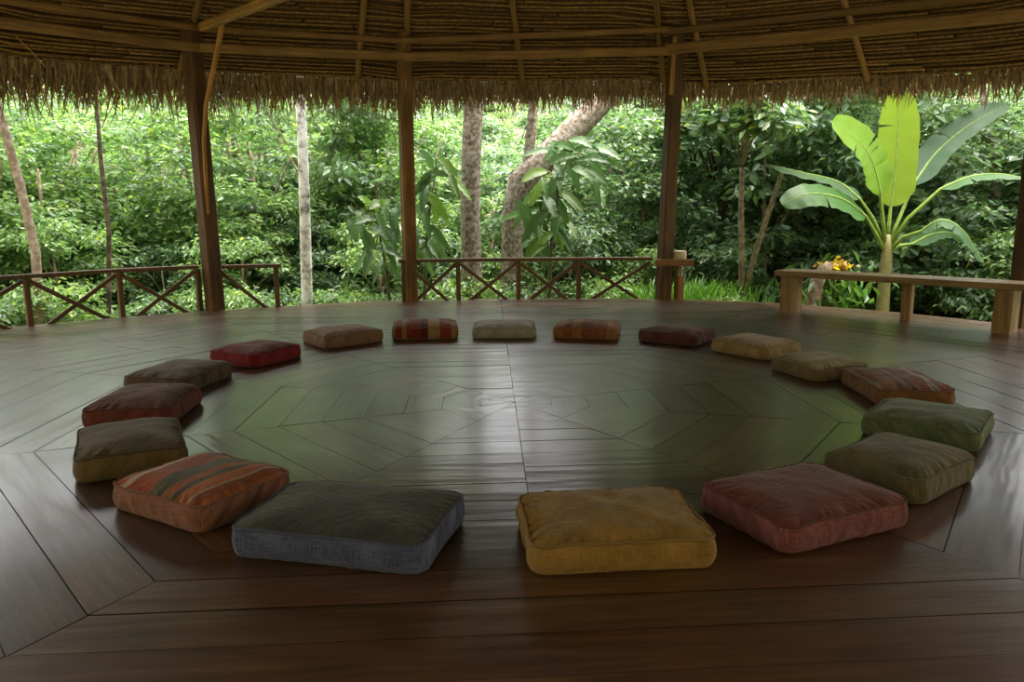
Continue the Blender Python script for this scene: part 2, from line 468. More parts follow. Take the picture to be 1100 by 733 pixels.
SL = MB()
front = [t for t in np.arange(-20, 200.1, 4)]
for k in range(44):
    a = random.uniform(-20, -14)
    while a < 200:
        b = min(200, a + random.uniform(14, 40))
        g = random.uniform(.65, 1.2); col = (.27 * g, .155 * g, .053 * g)
        pts, rad = [], []
        ph = random.uniform(-.006, .006)
        for th in np.linspace(a, b, max(3, int((b - a) / 4))):
            r = interp(EAVE, th) - .012 - k * .041 + ph + random.uniform(-.004, .004)
            p = pol(th, r); p[2] = cone_z(p[0], p[1]) - .012
            pts.append(p); rad.append(random.uniform(.010, .016))
        SL.tube(pts, rad, 5, col)
        a = b + random.uniform(-.0, .4)
slats_v = SL
cone = MB()
ths = list(np.arange(-90, 270, 4))
for j, f in enumerate((1.0, .85, .6, .3, .02)):
    for th in ths:
        p = pol(th, interp(EAVE, th) * f); p[2] = cone_z(p[0], p[1]) + .02
        cone.v.append(tuple(p)); cone.vc.append((.10, .055, .022)); cone.vu.append((0, 0))
nt_ = len(ths)
for j in range(4):
    for i in range(nt_):
        cone.f.append((j * nt_ + i, j * nt_ + (i + 1) % nt_, (j + 1) * nt_ + (i + 1) % nt_, (j + 1) * nt_ + i)); cone.fs.append(True)
nv = len(cone.v)          # outer skin, thatch thickness
for j, f in enumerate((1.0, .85, .6, .3, .02)):
    for th in ths:
        p = pol(th, interp(EAVE, th) * f + (.05 if j == 0 else 0)); p[2] = cone_z(p[0], p[1]) + (.10 if j == 0 else .22)
        cone.v.append(tuple(p)); cone.vc.append((.16, .12, .07)); cone.vu.append((0, 0))
for j in range(4):
    for i in range(nt_):
        cone.f.append((nv + j * nt_ + i, nv + (j + 1) * nt_ + i, nv + (j + 1) * nt_ + (i + 1) % nt_, nv + j * nt_ + (i + 1) % nt_)); cone.fs.append(True)
for i in range(nt_):
    cone.f.append((i, nv + i, nv + (i + 1) % nt_, (i + 1) % nt_)); cone.fs.append(True)
ceiling = tag(cone.build('ceiling', M_thatch), kind='structure')
tag(slats_v.build('slat_lining', M_slat, ceiling))

# hanging fringe of the thatch
def flen(th):
    return float(np.interp(th, [-90, 20, 27, 50, 68, 72, 90, 105, 130, 150, 270], [.25, .25, .23, .25, .26, .30, .33, .36, .42, .52, .3]))
fr = MB()
def strand(th, layer):
    r = interp(EAVE, th)
    clump = noise.noise(Vector((th * 1.6, layer * 3.0, 0))) * .5 + noise.noise(Vector((th * .35, 5, layer))) * .5
    L = flen(th) * (1 + .55 * clump)
    if layer == 0: L *= random.uniform(.30, .58)
    elif layer == 1: L *= random.uniform(.5, 1.0)
    else: L *= random.uniform(.75, 1.35)
    p = pol(th, r + random.uniform(-.05, .10)); p[2] = cone_z(p[0], p[1]) + random.uniform(.0, .05)
    a = math.radians(th); out = np.array([math.cos(a), math.sin(a), 0]); tan = np.array([-math.sin(a), math.cos(a), 0])
    w = random.uniform(.004, .011) * (1.2 if layer == 0 else 1)
    lean = random.gauss(0, .22); kick = random.uniform(-.05, .35)
    g = random.uniform(.5, 1.3); hue = random.random()
    col = np.array([.335, .235, .13]) * g if hue < .8 else (np.array([.46, .31, .14]) * g if hue < .93 else np.array([.42, .36, .30]) * g)
    tw = random.uniform(-.8, .8); wd = tan * math.cos(tw) + out * math.sin(tw)
    V = []
    for j, s in enumerate((0, .35, .7, 1.0)):
        c = p + np.array([0, 0, -1]) * L * s + out * kick * L * s * (1 - .5 * s) + tan * lean * L * s * s
        ww = w * (1, 1, .75, .08)[j]
        V += [c - wd * ww, c + wd * ww]
    fr.add(V, [(0, 1, 3, 2), (2, 3, 5, 4), (4, 5, 7, 6)], col)
for th in np.arange(20, 162, .032):
    strand(th + random.uniform(-.05, .05), 0)
    if random.random() < (.62 if th > 70 else .42): strand(th + random.uniform(-.05, .05), 1)
    if random.random() < .40: strand(th + random.uniform(-.05, .05), 2)
for th in np.arange(162, 380, .35):
    for l in (0, 0, 1): strand((th + random.uniform(-.2, .2) + 90) % 360 - 90, l)
tag(fr.build('thatch_fringe', M_thatch), 'ragged brown thatch fringe hanging down all along the eave', 'thatch fringe', kind='stuff')

# posts
def post(key, xy, w, rz, ztop, lean=(0, 0), tint=(1, 1, 1), label=''):
    root = empty('wooden_post', (xy[0], xy[1], 0))
    m = MB(); m.col = tint
    p0, p1 = np.array([0, 0, -.75]), np.array([lean[0], lean[1], ztop])
    p0[:2] = -np.array(lean) * .75 / ztop
    m.beam(p0, p1, w, w, up=(math.cos(rz), math.sin(rz), 0), ch=.14)
    m.build('shaft', M_post, root)
    tag(root, label, 'post', 'posts carrying the thatched roof')
    return root
p1 = post('first', POSTS['first'], .175, 1.0, cone_z(*POSTS['first']) - .03, lean=(-.06, 0), tint=(.8, .72, .62), label='dark wooden roof post with a bent cane strapped to it, at left end of railing')
p2 = post('second', POSTS['second'], .155, .5, cone_z(*POSTS['second']) - .03, tint=(1.5, 1.45, 1.3), label='slim light brown wooden roof post standing left of the pale lichened trunk')
p3 = post('third', POSTS['third'], .165, .35, cone_z(*POSTS['third']) - .03, lean=(.08, 0), tint=(.75, .72, .68), label='wooden roof post with a short capped post bracketed to its right side')
p4 = post('fourth', POSTS['fourth'], .17, .3, cone_z(*POSTS['fourth']) - .03, tint=(.6, .55, .5), label='wooden roof post behind the right end of the bench')
# cap block on the third post and hook on the second
m = MB(); m.col = (1.4, 1.3, 1.2); m.beam((.005, -.10, 2.5), (.03, -.10, 3.17), .05, .03, up=(0, 1, 0)); m.build('facing_strip', M_beam, p3)
m = MB(); m.tube([(.03, -.09, 2.68), (.03, -.115, 2.66), (.03, -.115, 2.57), (.03, -.09, 2.55)], .008, 6, (.3, .3, .3)); m.build('hook', M_green_stem, p2)
# bent cane tied to the first post
pts = [depth_at(*q) for q in ((239, 24, 8.35), (234, 52, 8.45), (227, 85, 8.60), (221, 115, 8.68), (219, 150, 8.70), (221, 190, 8.71), (224, 230, 8.715))]
m = MB(); m.tube(local(p1, pts), [.03, .03, .028, .026, .025, .022, .016], 8, (1.5, 1.4, 1.2)); m.build('bent_cane', M_beam, p1)
tag(p1.children[-1], 'pale bent cane')

# ring beams (lower pair and upper pair between the posts)
P0 = np.array([-5.15, 6.75])
def ring_beam(name, a, b, za, zb, w, h, label, r_off=0.0, g=1.0, ext=0.0):
    a, b = np.array(a, float), np.array(b, float)
    m = MB(); m.col = (g, g, g)
    n = np.array([CX, CY]) - (a + b) / 2; n /= np.linalg.norm(n)
    d = (b - a) / np.linalg.norm(b - a)
    a3, b3 = np.array([*(a + n * r_off - d * ext), za]), np.array([*(b + n * r_off + d * ext), zb])
    mid = (a3 + b3) / 2
    root = empty(name, mid)
    m.beam(a3 - mid, b3 - mid, w, h, ch=.2)
    o = m.build('timber', M_beam, root)
    return tag(root, label, 'roof beam', 'ring beams under the thatched roof')
PS = POSTS
ring_beam('ring_beam', P0, PS['first'], 2.80, 2.90, .075, .095, 'lower roof beam left of the first wooden post', .09, .95)
ring_beam('ring_beam', PS['first'], PS['second'], 2.90, 2.945, .075, .095, 'lower roof beam between the first and second wooden posts', .09, 1.05)
ring_beam('ring_beam', PS['second'], PS['third'], 2.93, 3.01, .075, .10, 'lower roof beam between the second and third wooden posts', .09, 1.0)
ring_beam('ring_beam', PS['third'], PS['fourth'], 3.03, 2.86, .085, .12, 'lower roof beam right of the third wooden post', .09, .9)
ring_beam('upper_ring_beam', P0, PS['first'], 2.97, 3.09, .06, .06, 'upper thin roof beam left of the first wooden post', .16, .95)
ring_beam('upper_ring_beam', PS['first'], PS['second'], 3.09, 3.10, .06, .06, 'upper thin roof beam between the first and second wooden posts', .16, .9)
ring_beam('upper_ring_beam', PS['second'], PS['third'], 3.10, 3.24, .07, .065, 'upper thin roof beam between the second and third wooden posts', .16, .9)
ring_beam('upper_ring_beam', PS['third'], PS['fourth'], 3.22, 3.03, .075, .07, 'upper thin roof beam right of the third wooden post', .16, .6)

# rafters
RAF = [((214, 0), (191, 84), .9, 'roof rafter crossing behind the top of the first wooden post'),
       ((391, 0), (383, 92), 1.05, 'roof rafter midway between the first and second wooden posts'),
       ((438, 0), (436, 86), .9, 'roof rafter running down onto the second wooden post'),
       ((550, 0), (562, 94), 1.05, 'roof rafter midway between the second and third wooden posts'),
       ((705, 0), (712, 88), .85, 'roof rafter running down onto the third wooden post'),
       ((740, 0), (759, 93), 1.1, 'roof rafter just right of the third wooden post'),
       ((907, 0), (932, 86), 1.15, 'roof rafter nearest the banana plant, at the right of the ceiling')]
for a, b, g, lab in RAF:
    hi, lo = on_cone(*a, below=.055), on_cone(*b, below=.045)
    apex = np.array([CX, CY, AP_Z - .35]) + (hi - np.array([CX, CY, hi[2]])) * .05
    root = empty('rafter', lo)
    m = MB(); m.col = (g, g, g)
    m.tube(local(root, [lo, lo * .5 + hi * .5, hi, apex]), [.036, .038, .04, .04], 8)
    m.build('pole', M_beam, root)
    tag(root, lab, 'rafter', 'rafters under the thatched roof')
# tie pole from the first post up into the roof
a, b = depth_at(217, 29, 8.62), depth_at(302, -4, 7.2)
root = empty('tie_pole', a); m = MB(); m.col = (1.25, 1.25, 1.15); d = b - a
m.beam((0, 0, 0), d * 1.15, .075, .09, ch=.2); m.build('pole', M_beam, root)
tag(root, 'squared roof tie slanting up from the top of the first wooden post', 'roof beam')
# loose stick hanging in the eave at far left
a, b = on_cone(17, 39, .05), depth_at(50, 73, 8.0)
root = empty('loose_stick', b); m = MB(); m.tube([(0, 0, 0), (a - b) * .5 + np.array([0, 0, .01]), a - b], .006, 6, (1.8, 1.7, 1.5)); m.build('twig', M_beam, root)
tag(root, 'thin pale stick dangling under the eave at far left', 'stick')

# ------------------------------------------------------------------ railings
def railing(pts, ztop, label, braces, first=True, last=True, name='railing', rail_ext=(0, 0)):
    root = empty(name, (*pts[0], 0))
    o = np.array([*pts[0], 0.0])
    P = [np.array([p[0], p[1], 0.0]) - o for p in pts]
    for i, p in enumerate(P):
        if (i == 0 and not first) or (i == len(P) - 1 and not last): continue
        m = MB(); g = random.uniform(.85, 1.15); m.col = (g, g, g)
        m.beam(p + [0, 0, -.4], p + [0, 0, ztop - .022], .055, .055, up=(P[1] - P[0])); m.build('rail_post', M_rail, root)
    m = MB()
    for i in range(len(P) - 1):
        d = (P[i + 1] - P[i]) / np.linalg.norm(P[i + 1] - P[i])
        a = P[i] - d * (rail_ext[0] if i == 0 else 0); b = P[i + 1] + d * (rail_ext[1] if i == len(P) - 2 else 0)
        m.beam(a + [0, 0, ztop], b + [0, 0, ztop], .075, .042)
    m.build('top_rail', M_rail, root)
    zb = -.10
    for i, kind in enumerate(braces):
        a, b = P[i], P[i + 1]; d = (b - a) / np.linalg.norm(b - a); nrm = np.array([d[1], -d[0], 0])
        a2, b2 = a + d * .03, b - d * .03
        if kind in ('x', '\\'):
            m = MB(); m.beam(a2 + [0, 0, ztop - .05] + nrm * .012, b2 + [0, 0, zb] + nrm * .012, .022, .042); m.build('brace', M_rail, root)
        if kind in ('x', '/'):
            m = MB(); m.beam(a2 + [0, 0, zb] - nrm * .012, b2 + [0, 0, ztop - .05] - nrm * .012, .022, .042); m.build('brace', M_rail, root)
    return tag(root, label, 'railing', 'cross braced deck railings')
def out(p, d=.05):
    v = np.array(p[:2]) - np.array([CX, CY]); return np.array(p[:2]) + v / np.linalg.norm(v) * d
g_ = lambda x, y: out(ground_at(x, y), .05)
rp = [g_(36, 351), g_(134, 340.5), g_(217, 334)]
pre = rp[0] + (rp[0] - rp[1]) * 1.15
RZ = .505
railing([pre] + rp, RZ, 'long low railing with crossed braces at far left, ending at the first post', ['x', 'x', 'x'])
railing([g_(238, 332.5), g_(300, 330.5)], RZ - .01, 'short stub of railing with one diagonal brace, right of the first post', ['\\'], rail_ext=(0, .06))
railing([g_(435, 324.5), g_(493, 323), g_(557, 322), g_(621, 321.5), g_(699, 321)], RZ + .005, 'long low railing of crossed braces between the second and third posts', ['x', 'x', 'x', 'x'], last=False, rail_ext=(.06, 0))

# short capped post, bracket and jar beside the third post
sp = np.array([2.06 + .075, 9.72])
root = empty('short_post', (*sp, 0))
m = MB(); m.col = (1.9, 1.7, 1.3); m.beam((0, 0, -.4), (0, 0, .50), .10, .10, up=(.9, .4, 0)); m.build('shaft', M_post, root)
m = MB(); m.tube([(0, 0, .50), (0, 0, .515), (0, 0, .60), (0, 0, .612)], [.075, .082, .082, .07], 14, (.62, .52, .38)); o = m.build('cap', M_green_stem, root); o['label'] = 'cream round wooden cap'
tag(root, 'short orange-brown post with cream round cap, right of the third roof post', 'short post')
root = empty('bracket_board', (2.03, 9.61, .47))
m = MB(); m.col = (2.0, 1.8, 1.6); m.beam((-.22, .01, 0), (.26, .0, -.005), .045, .085); m.build('board', M_rail, root)
tag(root, 'small pale board nailed across the third roof post and short post', 'board')
mg, nt, out_ = new_mat('clear_glass')
principled(nt, out_, Base_Color=(.8, .9, .88), Roughness=.05, Transmission_Weight=.9, IOR=1.3)
root = empty('glass_jar', (2.12, 9.595, .30))
m = MB(); m.tube([(0, 0, 0), (0, 0, .01), (0, 0, .09), (0, 0, .115)], [.03, .038, .038, .03], 14, (1, 1, 1)); m.build('jar_body', mg, root)
m = MB(); m.tube([(0, 0, .115), (0, 0, .13)], .032, 14, (.3, .3, .3)); m.build('lid', M_green_stem, root)
tag(root, 'small clear glass jar hung under the board by the short post', 'jar')

# ------------------------------------------------------------------ bench
BZ = .465
bl, brr = ground_at(832, 290.7, BZ), ground_at(1090, 305.2, BZ)
bd = (brr - bl) / np.linalg.norm(brr - bl); bn = np.array([-bd[1], bd[0], 0])
root = empty('bench', (*bl[:2], 0))
L = np.linalg.norm(brr - bl) + .55
W = .40
m = MB(); m.col = (1, 1, 1)
c0 = bn * W / 2
m.beam(c0 + [0, 0, BZ - .03], c0 + bd * L + [0, 0, BZ - .03], W, .06, ch=.06); m.build('seat', M_bench, root)
def leg(s, off, w, d, n0=0.03, z0=0.0):
    m = MB(); g = random.uniform(.9, 1.15); m.col = (g, g * .95, g * .9)
    c = bd * s + bn * (n0 + d / 2)
    m.beam(c + [0, 0, z0], c + [0, 0, BZ - .06], d, w, up=bd, ch=.05); return m.build('leg', M_bench, root)
leg(.13, 0, .14, .26)
leg(np.linalg.norm(brr - bl) - .08, 0, .15, .30)
leg(1.28, 0, .09, .10, n0=.28)
tag(root, 'long plain wooden bench along the right edge of the deck', 'bench')

# ------------------------------------------------------------------ cushions
def cushion(ix, px, py, L, W, H, rot, label, top, side=None, pipe=None, puff=.02, wr=.004, seed=0, pipe_r=.0045, sag=0.0):
    p = ground_at(px, py)
    th = math.atan2(p[1] - CY, p[0] - CX)
    rz = th - PI / 2 + math.radians(rot)      # local x = along the circle, local y = outwards
    root = empty('floor_cushion', (p[0], p[1], 0.0), rz)
    NS, c = 256, .055
    hx, hy = L / 2, W / 2
    # rounded-rectangle outline, evenly spaced
    out_pts = []
    segs = []
    for cx, cy, a0 in ((hx - c, hy - c, 0), (-hx + c, hy - c, 90), (-hx + c, -hy + c, 180), (hx - c, -hy + c, 270)):
        for a in np.linspace(a0, a0 + 90, 7):
            segs.append((cx + c * math.cos(math.radians(a)), cy + c * math.sin(math.radians(a))))
    segs = np.array(segs + [segs[0]]); dl = np.r_[0, np.cumsum(np.hypot(*np.diff(segs, axis=0).T))]
    tt = np.linspace(0, dl[-1], NS, endpoint=False)
    X, Y = np.interp(tt, dl, segs[:, 0]), np.interp(tt, dl, segs[:, 1])
    def nz(x, y, s, k): return noise.noise(Vector((x * s + seed * 7.3, y * s - seed * 3.1, k)))
    # edges pull inward slightly mid-side, corners poke out
    for i in range(NS):
        f = 1 - .022 * (1 - max(abs(X[i]) / hx, abs(Y[i]) / hy) * min(1, (abs(X[i]) / hx + abs(Y[i]) / hy) / 2 + .0)) * 2
        X[i] *= f; Y[i] *= f
        X[i] += .006 * nz(X[i], Y[i], 4, 1); Y[i] += .006 * nz(X[i], Y[i], 4, 2)
    he = H * .82
    def edge_z(i):
        cnr = (abs(X[i]) / hx) ** 6 * (abs(Y[i]) / hy) ** 6
        return he * (1 + .07 * nz(X[i], Y[i], 5, 4)) - .010 * cnr + .004 * nz(X[i], Y[i], 22, 9)
    EZ = [edge_z(i) for i in range(NS)]
    # top panel
    m = MB(); V, U, F = [], [], []
    rings = np.array([1, .985, .965, .94, .91, .87, .82, .76, .70, .63, .56, .48, .4, .32, .24, .16, .08])
    for t in rings:
        for i in range(NS):
            x, y = X[i] * t, Y[i] * t
            prof = (1 - t ** 3.2)
            z = he + (EZ[i] - he) * t ** 5 + (H - he + puff) * prof - sag * (1 - t) * prof
            pk = math.exp(-((1 - t) / .15) ** 2) * (1 - math.exp(-((1 - t) / .02) ** 2))
            z += wr * 3.2 * pk * nz(tt[i] * 1.0, 0, 38, 3)
            z += wr * prof * (nz(x * 1.0 + y * .5, y * .45 - x * .2, 12, 5) * 1.5 + nz(x, y, 6, 6) * 2.2)
            V.append((x, y, z)); U.append((x, y))
    for j in range(len(rings) - 1):
        for i in range(NS):
            F.append((j * NS + i, j * NS + (i + 1) % NS, (j + 1) * NS + (i + 1) % NS, (j + 1) * NS + i))
    V.append((0, 0, H + puff - sag)); U.append((0, 0)); k = (len(rings) - 1) * NS
    for i in range(NS): F.append((k + i, k + (i + 1) % NS, len(V) - 1))
    m.add(V, F, None, U); m.build('top_panel', top, root)
    # side band with the underside
    m = MB(); V, U, F = [], [], []
    prof = [(0, 1.0), (.003, .90), (.008, .72), (.010, .5), (.008, .28), (.002, .12), (-.006, .03), (-.02, .0), (-.10, .0)]
    per = dl[-1]
    for j, (o_, zf) in enumerate(prof):
        for i in range(NS):
            tx, ty = X[(i + 1) % NS] - X[i - 1], Y[(i + 1) % NS] - Y[i - 1]; q = math.hypot(tx, ty); nx, ny = ty / q, -tx / q
            oo = o_ + (wr * 1.6 * nz(tt[i], zf * .06, 26, 8) if 0 < j < 7 else 0)
            V.append((X[i] + nx * oo, Y[i] + ny * oo, EZ[i] * zf)); 
            U.append((X[i] if abs(Y[i]) / hy > abs(X[i]) / hx else X[i] + .0, EZ[i] * zf + (Y[i] if abs(X[i]) / hx >= abs(Y[i]) / hy else (hy + .01 if Y[i] > 0 else -hy - EZ[i] * zf * 2))))
    for j in range(len(prof) - 1):
        for i in range(NS):
            F.append((j * NS + i, (j + 1) * NS + i, (j + 1) * NS + (i + 1) % NS, j * NS + (i + 1) % NS))
    k = (len(prof) - 1) * NS; V.append((0, 0, 0)); U.append((0, 0))
    for i in range(NS): F.append((k + i, len(V) - 1, k + (i + 1) % NS))
    m.add(V, F, None, U); m.build('side_band', side or top, root)
    # corded seams, top and bottom
    m = MB()
    m.tube([(X[i % NS] * 1.004, Y[i % NS] * 1.004, EZ[i % NS] + .001) for i in range(NS + 1)], pipe_r, 6, None, cap=False)
    m.build('piping', pipe or side or top, root)
    m = MB()
    m.tube([(X[i % NS] * .995, Y[i % NS] * .995, .011) for i in range(NS + 1)], pipe_r, 6, None, cap=False)
    m.build('piping', pipe or side or top, root)
    return tag(root, label, 'cushion', 'floor cushions set out in a circle')

F = fabric_mat
f_blue_t = F('charcoal_cotton', (.038, .037, .040), (.074, .069, .068), weave=.8)
f_blue_s = F('slate_blue_check', (.056, .064, .130), (.115, .126, .225), weave=1.5)
f_must = F('mustard_cotton', (.225, .125, .028), (.38, .215, .055), weave=.7)
f_dred = F('brick_red_cotton', (.11, .026, .018), (.19, .045, .03), weave=.8)
f_dred_s = F('red_blue_thread_weave', (.16, .048, .050), (.24, .085, .085), weave=1.5)
f_oli = F('grey_olive_cotton', (.105, .090, .044), (.18, .152, .080), weave=.7, patches=(.2, .5))
f_grn = F('sage_green_patchwork', (.090, .125, .060), (.165, .19, .10), weave=.8, patches=(.19, .16))
f_strR = F('rust_stripe_weave', (.2, .07, .03), (.2, .07, .03), axis=1, half=.25, stripes=[(0, (.06, .03, .028)), (.06, (.30, .25, .20)), (.12, (.23, .075, .028)), (.30, (.09, .035, .028)), (.36, (.22, .06, .03)), (.42, (.07, .03, .03)), (.48, (.20, .055, .03)), (.66, (.34, .28, .23)), (.74, (.20, .05, .028)), (1, (.15, .05, .03))])
f_strR_s = F('rust_side', (.17, .075, .03), (.25, .12, .055), weave=.7)
f_olt = F('olive_tan_cotton', (.20, .155, .055), (.31, .25, .10), weave=.6)
f_olt_s = F('olive_tan_side', (.14, .10, .045), (.22, .16, .075), weave=.6)
f_tan = F('sand_cotton', (.26, .17, .075), (.40, .28, .14), weave=.6)
f_pur = F('plum_cotton', (.075, .026, .024), (.13, .045, .042), weave=.7)
f_org = F('terracotta_check', (.25, .09, .04), (.33, .13, .06), weave=1.0, axis=0, stripes=[(0, (.30, .13, .05)), (.2, (.24, .075, .035)), (.32, (.33, .15, .07)), (.45, (.22, .07, .04)), (.6, (.26, .09, .05)), (.8, (.34, .17, .08))])
f_wht = F('pale_grey_cotton', (.29, .275, .22), (.46, .44, .37), weave=.7)
f_rst = F('red_tan_stripe', (.2, .05, .03), (.2, .05, .03), axis=0, stripes=[(0, (.26, .13, .05)), (.10, (.22, .035, .025)), (.18, (.29, .16, .07)), (.24, (.22, .030, .022)), (.44, (.10, .02, .02)), (.54, (.36, .22, .10)), (.70, (.24, .035, .025)), (.86, (.32, .19, .09))])
f_mau = F('dusty_rose_tan_cotton', (.21, .115, .07), (.32, .19, .12), weave=.6)
f_red = F('crimson_cotton', (.17, .012, .016), (.30, .026, .03), weave=.6)
f_red_t = F('crimson_top', (.11, .010, .013), (.22, .02, .022), weave=.8)
f_gbr = F('grey_brown_cotton', (.085, .058, .046), (.18, .13, .105), weave=.6)
f_mar = F('maroon_cotton', (.085, .026, .020), (.15, .045, .035), weave=.6)
f_mar_s = F('maroon_side', (.13, .035, .026), (.21, .055, .045), weave=.8)
f_olv = F('dark_olive_cotton', (.068, .046, .022), (.125, .088, .040), weave=.7)
f_olv_s = F('olive_side', (.12, .078, .030), (.18, .12, .05), weave=.7)
f_strL = F('orange_green_stripe', (.2, .07, .03), (.2, .07, .03), axis=0, half=.30, stripes=[(0, (.36, .11, .035)), (.10, (.28, .065, .022)), (.17, (.46, .33, .24)), (.19, (.42, .12, .03)), (.29, (.085, .07, .045)), (.34, (.34, .09, .025)), (.42, (.10, .10, .065)), (.55, (.33, .065, .022)), (.76, (.56, .40, .30)), (.82, (.34, .08, .032))])
f_strL_s = F('rose_check_side', (.21, .085, .055), (.29, .125, .085), weave=1.4)

cushion(0, 381, 577, .69, .48, .125, 3, 'charcoal topped cushion with slate blue checked sides, nearest on the left', f_blue_t, f_blue_s, f_blue_s, seed=1, wr=.003)
cushion(1, 655, 583, .60, .46, .125, -2, 'wrinkled mustard yellow cushion, nearest of the circle', f_must, f_must, f_must, seed=2, wr=.008, pipe_r=.006)
cushion(2, 860, 556, .60, .47, .125, -2, 'brick red cushion with blue thread sides, right of the mustard cushion', f_dred, f_dred_s, f_dred, seed=3)
cushion(3, 964, 515, .52, .42, .13, -6, 'grey olive cushion between the brick red and sage green cushions', f_oli, f_oli, f_oli, seed=4, puff=.03)
cushion(4, 996, 465, .50, .52, .12, -14, 'sage green patchwork cushion, rightmost of the circle', f_grn, f_grn, f_grn, seed=5)
cushion(5, 961, 424, .62, .44, .12, 0, 'rust red cushion with pale and dark stripes, behind the sage green cushion', f_strR, f_strR_s, f_strR, seed=6)
cushion(6, 879, 401, .48, .46, .11, 4, 'olive tan cushion between the sand and rust striped cushions', f_olt, f_olt_s, f_olt, seed=7)
cushion(7, 811, 379, .54, .46, .115, 0, 'sand coloured cushion right of the plum cushion', f_tan, f_tan, f_tan, seed=8)
cushion(8, 727, 366, .54, .47, .115, 0, 'dark plum cushion in the back row, right of the terracotta cushion', f_pur, f_pur, f_pur, seed=9)
cushion(9, 631, 361, .57, .45, .125, 4, 'terracotta checked cushion in the back row, right of the pale grey cushion', f_org, f_org, f_org, seed=10)
cushion(10, 542, 360, .56, .45, .115, -4, 'pale grey cushion in the middle of the back row', f_wht, f_wht, f_wht, seed=11)
cushion(11, 457, 361, .58, .45, .135, -16, 'red and tan striped cushion in the back row, left of the pale grey cushion', f_rst, f_rst, f_rst, seed=12)
cushion(12, 369, 368, .56, .46, .125, 0, 'dusty rose and tan cushion right of the crimson cushion', f_mau, f_mau, f_mau, seed=13)
cushion(13, 276, 387, .52, .47, .12, 0, 'bright crimson cushion at the back left of the circle', f_red_t, f_red, f_red, seed=14)
cushion(14, 194, 412, .56, .46, .12, -6, 'grey brown cushion between the crimson and maroon cushions', f_gbr, f_gbr, f_gbr, seed=15)
cushion(15, 157, 446, .56, .46, .125, -10, 'maroon cushion on the left, behind the dark olive cushion', f_mar, f_mar_s, f_mar, seed=16, puff=.03)
cushion(16, 142, 493, .58, .44, .13, -8, 'dark olive cushion with lighter olive sides, leftmost of the circle', f_olv, f_olv_s, f_olv, seed=17)
cushion(17, 220, 539, .54, .46, .125, 5, 'orange striped cushion with green bands, left of the charcoal topped cushion', f_strL, f_strL_s, f_strL_s, seed=18)

# ------------------------------------------------------------------ forest
GREENS = [(.148, .250, .100), (.200, .335, .125), (.160, .250, .135), (.262, .40, .13), (.155, .255, .16)]
def leaves_obj(name, pos, nrm_up, length, width, colors, parent, mat=None, droop=.35, outward=None):
    """one foliage mesh: a folded five-point leaf at every position"""
    n = len(pos)
    az = RNG.uniform(0, 2 * PI, n)
    d = np.stack([np.cos(az), np.sin(az), RNG.normal(-droop - .2, .6, n)], 1)
    if outward is not None: d[:, :2] += outward[:, :2] * 1.1
    d /= np.linalg.norm(d, axis=1)[:, None]
    up = np.tile(np.array([0, -.25, 1.0]), (n, 1)) + RNG.normal(0, .85, (n, 3))
    if outward is not None: up = up * .8 + outward * .9
    s = np.cross(d, up); s /= (np.linalg.norm(s, axis=1)[:, None] + 1e-9)
    u = np.cross(s, d)
    L = (length * RNG.uniform(.6, 1.35, n))[:, None]; Wd = L * width * RNG.uniform(.8, 1.2, n)[:, None]
    base = pos
    mid = base + d * L * .45 - u * Wd * .18
    l1, r1 = base + d * L * .42 + s * Wd * .5 + u * Wd * .12, base + d * L * .42 - s * Wd * .5 + u * Wd * .12
    l2, r2 = base + d * L * .75 + s * Wd * .32 - u * L * .05, base + d * L * .75 - s * Wd * .32 - u * L * .05
    tip = base + d * L - u * L * .14
    V = np.stack([base, l1, mid, r1, l2, tip, r2], 1).reshape(-1, 3)
    o = (np.arange(n) * 7)[:, None]
    Fq = np.concatenate([o + np.array([[0, 2, 1, 0]])[:, :3], o + np.array([[0, 3, 2]])], 1).reshape(-1, 3)
    tri = np.concatenate([Fq, (o + np.array([[2, 5, 4]])).reshape(-1, 3), (o + np.array([[2, 4, 1]])).reshape(-1, 3), (o + np.array([[2, 6, 5]])).reshape(-1, 3), (o + np.array([[2, 3, 6]])).reshape(-1, 3)], 0)
    me = bpy.data.meshes.new(name)
    me.vertices.add(len(V)); me.vertices.foreach_set('co', V.astype(np.float32).ravel())
    me.loops.add(tri.size); me.loops.foreach_set('vertex_index', tri.astype(np.int32).ravel())
    me.polygons.add(len(tri)); me.polygons.foreach_set('loop_start', np.arange(0, tri.size, 3, dtype=np.int32))
    me.update(calc_edges=True)
    c = np.array(colors)[RNG.integers(0, len(colors), n)] * RNG.uniform(.65, 1.4, n)[:, None]
    yel = RNG.random(n) < .05; c[yel] = c[yel] * np.array([1.9, 1.5, .9])
    a = me.color_attributes.new('Tint', 'FLOAT_COLOR', 'POINT')
    a.data.foreach_set('color', np.repeat(np.concatenate([c, np.ones((n, 1))], 1), 7, axis=0).astype(np.float32).ravel())
    me.polygons.foreach_set('use_smooth', np.ones(len(tri), dtype=bool))
    me.materials.append(mat or M_leaf)
    return link(bpy.data.objects.new(name, me), parent)

def lumps(n_lump, H, R, z0, cone=0.3, lr=(.35, .7)):
    out = []
    for i in range(n_lump):
        z = random.uniform(z0, H); rr = R * (1 - cone * (z - z0) / (H - z0)) * math.sqrt(random.random())
        a = random.uniform(0, 2 * PI); out.append((rr * math.cos(a), rr * math.sin(a), z, random.uniform(*lr)))
    return out
def crown_points(lm, n):
    L = np.array(lm); w = L[:, 3] ** 2; idx = RNG.choice(len(L), n, p=w / w.sum())
    v = RNG.normal(0, 1, (n, 3)); v /= np.linalg.norm(v, axis=1)[:, None]
    v[:, 2] = np.where(v[:, 2] < -.3, -v[:, 2] * .5, v[:, 2])
    rad = L[idx, 3] * RNG.uniform(.05, 1.1, n) ** .55
    return L[idx, :3] + v * rad[:, None] * np.array([1, 1, .95]), v

